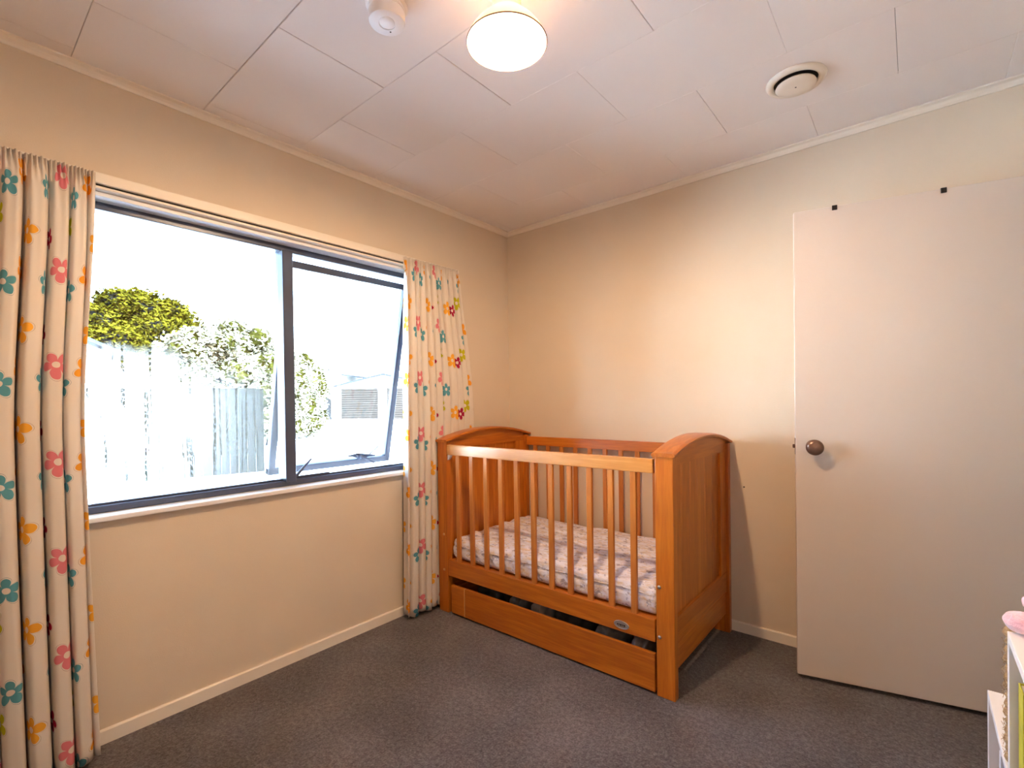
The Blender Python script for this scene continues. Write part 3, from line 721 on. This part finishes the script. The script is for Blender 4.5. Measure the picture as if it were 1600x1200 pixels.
# woven bag on the lower unit
def basket():
    m, t, b, o = new_mat('jute_weave'); v = mapped(t, (60, 60, 140)); a = noise(t, v, 2, 3, .7)
    L(t, ramp(t, a, [(.3, (.30, .17, .08)), (.7, (.62, .44, .24))]), b.inputs['Base Color']); b.inputs['Roughness'].default_value = .95; bump(t, a, b, 1, .01)
    bm = NB(); cx, cy = 2.472, -1.385; x0, x1, y0, y1 = 2.3705, 2.585, -1.468, -1.42
    rt = thing('jute_bag', 'tan woven jute bag standing on the lower shelf against the taller one', 'bag', ((x0+x1)/2, (y0+y1)/2, .556))
    for k in range(15):
        z = .564+.016*k; j = .0015*math.sin(k*2.1)
        pts = []
        for q in range(25):
            a_ = 2*math.pi*q/24; c, s = math.cos(a_), math.sin(a_)
            pts.append(((x0+x1)/2+(x1-x0)/2*.92*math.copysign(abs(c)**.5, c)+j, (y0+y1)/2+(y1-y0)/2*.78*math.copysign(abs(s)**.6, s), z+.001*math.sin(q*2)))
        tube(bm, pts, .0085, 8)
    obj('woven_body', bm, m, rt, smooth=True)
    bm = NB(); rnd = random.Random(2)
    for k in range(70):
        z = rnd.uniform(.57, .79); y = rnd.uniform(-1.46, -1.425); p = Vector((2.3725, y, z)); d = Vector((-rnd.uniform(.001, .004), rnd.uniform(-.006, .006), rnd.uniform(-.008, .008)))
        tube(bm, [p, p+d], .0004, 3)
    ff = obj('loose_fibres', bm, m, rt); ff['kind'] = 'stuff'
basket()
# pink plush toy
def plush():
    m, t, b, o = new_mat('pink_plush'); v = mapped(t); a = noise(t, v, 160, 3, .7); c = noise(t, v, 25, 2)
    L(t, ramp(t, c, [(.35, (.84, .46, .54)), (.65, (.93, .64, .71))]), b.inputs['Base Color']); b.inputs['Roughness'].default_value = .95; b.inputs['Sheen Weight'].default_value = .6; bump(t, a, b, .8, .004)
    r = thing('plush_toy', 'pink plush toy lying on the taller white shelf with a foot over its corner', 'toy', (2.47, -1.56, .80))
    def piece(nm, c_, rad, rz=0, ry=0, sub=4, seed=1):
        bm = NB(); blob(bm, c_, rad, .025, seed, sub, (Matrix.Rotation(rz, 3, 'Z') @ Matrix.Rotation(ry, 3, 'Y'))); return obj(nm, bm, m, r, smooth=True)
    piece('foot', (2.392, -1.478, .8205), (.026, .020, .0185), -.15, .10)
    piece('leg', (2.420, -1.500, .820), (.026, .015, .015), -.55, 0, seed=2)
    piece('foot', (2.418, -1.455, .850), (.026, .018, .019), -.35, 0, seed=3)
    piece('leg', (2.445, -1.487, .835), (.034, .014, .014), -.8, .3, seed=4)
    piece('body', (2.49, -1.535, .838), (.050, .045, .037), -.6, seed=5)
    piece('head', (2.535, -1.60, .842), (.040, .040, .038), -.6, seed=6)
    piece('ear', (2.56, -1.645, .830), (.030, .012, .012), -.9, seed=7); piece('ear', (2.585, -1.61, .830), (.028, .012, .012), -.3, seed=8)
plush()

# ------------------------------------------------------------------ outside
M['concrete'] = plain('sunlit_concrete', (.62, .61, .60), .9, var=.12, scale=1.5, bstr=.3, bscale=30)
M['lawn'] = plain('dry_grass', (.30, .33, .12), .95, var=.25, scale=6, bstr=.5, bscale=60)
M['stucco'] = plain('white_weatherboard', (.86, .86, .85), .7, var=.02)
M['shutter'] = plain('grey_roller_door', (.024, .019, .016), .6, var=.14, spec=0, scale=1.2)
M['timber'] = plain('grey_fence_timber', (.015, .014, .014), .85, var=.3, spec=0, scale=9)
M['darktimber'] = plain('dark_stained_fence', (.0065, .006, .005), .8, var=.3, spec=0, scale=9)
M['roofgrey'] = plain('grey_roof_iron', (.02, .021, .024), .5, var=.05, spec=0)
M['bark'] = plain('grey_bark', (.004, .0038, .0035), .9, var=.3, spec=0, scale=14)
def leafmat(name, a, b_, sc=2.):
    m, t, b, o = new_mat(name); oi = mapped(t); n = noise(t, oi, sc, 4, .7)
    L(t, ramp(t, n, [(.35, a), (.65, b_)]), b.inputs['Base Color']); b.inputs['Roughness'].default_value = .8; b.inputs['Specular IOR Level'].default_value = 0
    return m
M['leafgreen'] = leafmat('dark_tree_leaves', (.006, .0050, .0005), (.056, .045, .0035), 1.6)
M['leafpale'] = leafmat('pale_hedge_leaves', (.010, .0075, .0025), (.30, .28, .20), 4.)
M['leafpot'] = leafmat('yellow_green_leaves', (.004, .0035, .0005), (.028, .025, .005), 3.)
def gz(x): return -.32 + .39*min(1, max(0, -x/26))
bm = NB()
xs = [-.115, -3, -6, -10, -14, -18, -22, -26, -60]; yy = [-30, -12, -6, -3, 0, 3, 6, 10, 14, 20, 40]
vv = [[bm.verts.new((x, y, gz(x))) for y in yy] for x in xs]
for i in range(len(xs)-1):
    for j in range(len(yy)-1): bm.faces.new((vv[i][j], vv[i][j+1], vv[i+1][j+1], vv[i+1][j]))
bmesh.ops.recalc_face_normals(bm, faces=bm.faces[:])
o = obj('driveway', bm, M['concrete']); tag(o, 'sunlit pale concrete driveway outside the window', kind='structure')
bm = NB()
for seg in ([(-14, 9.0), (-15.2, 10.0), (-16, 11.3), (-18, 12.4), (-20, 13.0)], [(-15.2, 10.0), (-16.5, 10.2), (-17.4, 9.6)], [(-9, 4.8), (-12, 7.4), (-14, 9.0)]):
    for (xa_, ya_), (xb_, yb_) in zip(seg, seg[1:]):
        n_ = Vector((yb_-ya_, xa_-xb_, 0)).normalized()*.03
        a = Vector((xa_, ya_, gz(xa_)+.004)); b = Vector((xb_, yb_, gz(xb_)+.004)); bm.faces.new([bm.verts.new(v) for v in (a-n_, b-n_, b+n_, a+n_)])
o = obj('driveway_crack', bm, M['timber']); tag(o, 'dark wandering crack in the driveway concrete', kind='structure')

# garage
gd = Vector((.776, .63, 0)).normalized(); gn = Vector((gd.y, -gd.x, 0))     # along the front, outward normal
go_ = Vector((-28.2, 14.9, .05))
Gm = Matrix(((gd.x, -gn.x, 0, go_.x), (gd.y, -gn.y, 0, go_.y), (0, 0, 1, go_.z), (0, 0, 0, 1)))     # local x along front, y backwards
gar = thing('garage', 'white gable-fronted garage with grey roller doors at the end of the driveway', 'garage', go_)
bm = NB()
GW, GH, GP = 6.7, 2.25, 3.0
for x0, x1, z0, z1 in ((0, .42, 0, GH), (2.98, 3.55, 0, GH), (6.1, GW, 0, GH), (.42, 2.98, 2.12, GH), (3.55, 6.1, 2.12, GH)): box(bm, x0, x1, 0, .12, z0, z1, mat=Gm)
prism(bm, [(0, GH), (GW/2, GP), (GW, GH)], 1, 0, .12, mat=Gm)
box(bm, 0, .1, .12, 7, 0, GH, mat=Gm); box(bm, GW-.1, GW, .12, 7, 0, GH, mat=Gm); box(bm, 0, GW, 6.9, 7, 0, GH, mat=Gm)
obj('wall', bm, M['stucco'], gar)
for s in (0, 1):
    bm = NB(); e = -.15 if s == 0 else GW+.15; ze = GH-.06
    prism(bm, [(e, ze), (GW/2, GP+.01), (GW/2, GP+.13), (e, ze+.12)], 1, -.15, 7.1, mat=Gm); obj('roof', bm, M['roofgrey'], gar)
for x0, x1 in ((.42, 2.98), (3.55, 6.1)):
    rd = bpy.data.objects.new('roller_door', None); C.objects.link(rd); rd.parent = gar; rd.location = (0, 0, 0)
    n = 14; h = 2.12/n
    for k in range(n):
        bm = NB(); box(bm, x0, x1, .03, .06, k*h+.018, (k+1)*h-.018, .006, mat=Gm); obj('slat', bm, M['shutter'], rd)
    bm = NB(); box(bm, x0, x1, .07, .08, 0, 2.12, mat=Gm); obj('door_backing', bm, M['dark'], rd)
bm = NB(); tube(bm, [Gm @ Vector((-.06, -.05, 0)), Gm @ Vector((-.06, -.05, 2.1))], .035, 8); obj('downpipe', bm, M['stucco'], gar)

# paling fence left of the garage (12 px boards)
fe = thing('paling_fence', 'grey paling fence panel between the hedge and the garage', 'fence', (-30, 14.6, .05))
for k in range(16):
    p = go_ + gd*(-.30-.16*k) ; bm = NB()
    box(bm, -.074, .074, -.01, .01, 0, 1.88+.015*(k % 3), .003, mat=Matrix.Translation((p.x, p.y, .05)) @ Matrix.Rotation(math.atan2(gd.y, gd.x), 4, 'Z')); obj('paling', bm, M['timber'], fe)
# dark fence behind the fogged pane
df = thing('timber_fence', 'dark stained close-boarded fence seen through the fogged pane', 'fence', (-8.7, -1, -.2))
fa, fb_ = Vector((-8.2, 1.75, 0)), Vector((-9.6, -4.2, 0)); fdv = (fb_-fa).normalized(); nb = int((fb_-fa).length/.155)
for k in range(nb):
    p = fa+fdv*(.155*(k+.5)); bm = NB()
    box(bm, -.0755, .0755, -.011, .011, gz(p.x)-.02, 1.53+.01*(k % 2), .003, mat=Matrix.Translation((p.x, p.y, 0)) @ Matrix.Rotation(math.atan2(fdv.y, fdv.x), 4, 'Z')); obj('paling', bm, M['darktimber'], df)
bm = NB()
for z in (.2, 1.2): box(bm, 0, (fb_-fa).length, -.06, -.02, z, z+.09, mat=Matrix.Translation((fa.x, fa.y, 0)) @ Matrix.Rotation(math.atan2(fdv.y, fdv.x), 4, 'Z'))
obj('rail', bm, M['darktimber'], df)

# foliage: leaves merged per plant (past counting), lumpy crowns
def crown(name, blobs, n, size, mat, parent, seed, lab=None):
    rnd = random.Random(seed); V = []; F = []
    tot = sum(b[3]**2 for b in blobs)
    for (cx, cy, cz, r, sq) in blobs:
        for _ in range(int(n*r*r/tot)):
            u = rnd.uniform(-1, 1); a = rnd.uniform(0, 6.283); q = math.sqrt(1-u*u)
            rr = r*rnd.uniform(.78, 1.06)*(1+.10*math.sin(5*a+3*u+seed))
            p = Vector((cx+rr*q*math.cos(a), cy+rr*q*math.sin(a), cz+rr*u*sq))
            s = size*rnd.uniform(.6, 1.4)
            d1 = Vector((rnd.uniform(-1, 1), rnd.uniform(-1, 1), rnd.uniform(-.6, .6))).normalized(); d2 = d1.cross(Vector((rnd.uniform(-1, 1), rnd.uniform(-1, 1), rnd.uniform(.2, 1)))).normalized()
            k = len(V); V += [p-d1*s, p+d2*s*.45, p+d1*s, p-d2*s*.45]; F.append((k, k+1, k+2, k+3))
    base = parent.location
    me = bpy.data.meshes.new(name); me.from_pydata([v-base for v in V], [], F); me.materials.append(mat)
    o = bpy.data.objects.new(name, me); C.objects.link(o); o.parent = parent; o['kind'] = 'stuff'
    if lab: o['label'] = lab
    return o
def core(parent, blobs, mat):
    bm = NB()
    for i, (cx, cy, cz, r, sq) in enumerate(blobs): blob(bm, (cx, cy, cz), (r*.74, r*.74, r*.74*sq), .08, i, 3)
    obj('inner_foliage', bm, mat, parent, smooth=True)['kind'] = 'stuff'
def plant(nm, lab, cat, x, y, blobs, n, size, mat, corem, seed, trunk, group=None):
    t = thing(nm, lab, cat, (x, y, gz(x)), 0, group)
    B = [(x+b[0], y+b[1], b[2], b[3], b[4]) for b in blobs]
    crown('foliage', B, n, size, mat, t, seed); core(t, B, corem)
    bm = NB(); zt_ = min(b[2] for b in B)
    tube(bm, [(x, y, gz(x)-.02), (x+.05, y+.03, (gz(x)+zt_)/2), (x, y, zt_+.3)], [trunk, trunk*.8, trunk*.6], 8)
    for b in B[:4]: tube(bm, [(x, y, zt_*.5), (b[0], b[1], b[2])], [trunk*.5, trunk*.25], 6)
    obj('trunk', bm, M['bark'], t, smooth=True)
    return t
rt = random.Random(4)
tb_ = [(0, 0, 6.0, 1.5, .75), (-.3, 1.6, 5.6, 1.25, .7), (.2, -1.6, 5.2, 1.2, .75), (.8, .5, 4.9, 1.4, .7), (.3, -.8, 6.3, 1.0, .7), (.6, 2.3, 4.9, .9, .7), (.9, -1.0, 4.4, 1.1, .7), (.5, 1.3, 6.2, .8, .7), (1.1, 1.6, 4.3, 1.0, .7), (.6, -2.2, 4.5, .8, .7), (1.0, .2, 3.6, 1.2, .7), (1.0, 1.9, 3.4, .9, .7), (1.0, -1.4, 3.5, .8, .7)]
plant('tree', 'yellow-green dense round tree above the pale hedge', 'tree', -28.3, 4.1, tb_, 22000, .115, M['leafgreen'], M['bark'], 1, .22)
hl = [(-11.4, 1.75, 2.55, .85, 'sunlit pale shrub nearest the fogged pane, at the left end of the hedge'), (-12.3, 2.9, 2.8, 1.1, 'sunlit pale shrub second from the left in the hedge'),
      (-13.7, 4.2, 2.5, 1.15, 'sunlit pale shrub in the middle of the hedge, behind the mullion side'), (-15.6, 5.9, 2.5, 1.2, 'sunlit pale shrub fourth from the left in the hedge'),
      (-17.9, 7.3, 2.35, 1.15, 'sunlit pale shrub at the right end of the hedge, seen through the open sash')]
for i, (x, y, z, r, lab) in enumerate(hl):
    B = [(rt.uniform(-.35, .35), rt.uniform(-.5, .5), z-.1+rt.uniform(-.1, .15), r*.75, .9), (.2, -.55, z-.7, r*.72, .9), (.1, .6, z-.6, r*.74, .9), (.3, 0, z-1.35, r*.85, .85), (-.1, -.2, z+.35+rt.uniform(-.1, .1), r*.45, .9), (.2, .35, z+.22, r*.42, .9), (.4, .3, z-2.0, r*.62, .8)]
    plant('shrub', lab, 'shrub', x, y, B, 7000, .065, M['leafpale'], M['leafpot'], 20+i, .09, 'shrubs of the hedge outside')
plant('bush', 'yellow-green bush low against the right end of the hedge by the sash', 'bush', -16.0, 6.75, [(0, 0, 1.25, .45, 1.2), (.1, .15, .75, .45, 1), (0, -.2, .8, .4, 1)], 5000, .06, M['leafpot'], M['bark'], 41, .06)

bounce_house = thing('house', 'long white house added out of view beyond the left curtain to bounce sunlight indoors', 'house', (-9.5, -12, 0))  # unseen house, added so its sunlit wall lights the back wall
bm = NB(); box(bm, -16, -6.2, -22, -5.4, -.3, 3.4); obj('wall', bm, M['stucco'], bounce_house)
bm = NB(); prism(bm, [(-16.4, 3.3), (-11.1, 5.2), (-6.0, 3.38), (-6.0, 3.5), (-11.1, 5.35), (-16.4, 3.42)], 1, -22.4, -5.0); obj('roof', bm, M['roofgrey'], bounce_house)
# neighbouring white house at the left, and one beyond the garage
ho = thing('house', 'white house with dark windows behind the dark fence at the left', 'house', (-19, -3, 0))
bm = NB(); box(bm, -26, -18.6, -9, 1.15, -.1, 3.0); prism(bm, [(-9, 3.0), (-4, 5.4), (1.15, 3.0)], 0, -26, -18.6); obj('wall', bm, M['stucco'], ho)
for s in (0, 1):
    bm = NB(); e = -9.4 if s == 0 else 1.5; prism(bm, [(e, 2.9), (-3.95, 5.5), (-3.95, 5.62), (e, 3.02)], 0, -26.3, -18.3); obj('roof', bm, M['roofgrey'], ho)
for y0 in (.05, -1.6, -3.4, -5.6):
    bm = NB(); box(bm, -18.6, -18.55, y0, y0+.85, 1.9, 2.95, .01); f = obj('window', bm, M['stucco'], ho)
    bm = NB(); box(bm, -18.56, -18.54, y0+.06, y0+.79, 1.96, 2.89); obj('pane', bm, M['black'], f)
h2 = thing('house', 'pale neighbouring house with a grey end wall behind the garage', 'house', (-34, 17.5, .1))
Hm = Matrix.Translation((-36.2, 17.6, .05)) @ Matrix.Rotation(math.atan2(gd.y, gd.x), 4, 'Z')
bm = NB(); box(bm, 0, 1.4, 0, 6, 0, 4.0, mat=Hm); obj('end_wall', bm, M['roofgrey'], h2)
bm = NB(); box(bm, 1.4, 2.1, -.1, 6, 0, 4.1, mat=Hm); obj('chimney_wall', bm, M['stucco'], h2)
bm = NB(); box(bm, 2.1, 9, 1, 6, 0, 2.6, mat=Hm); obj('wall', bm, M['stucco'], h2)
bm = NB(); prism(bm, [(2.1, 3.5), (8, 2.7), (8, 2.8), (2.1, 3.62)], 1, .6, 6, mat=Hm); obj('roof', bm, M['roofgrey'], h2)
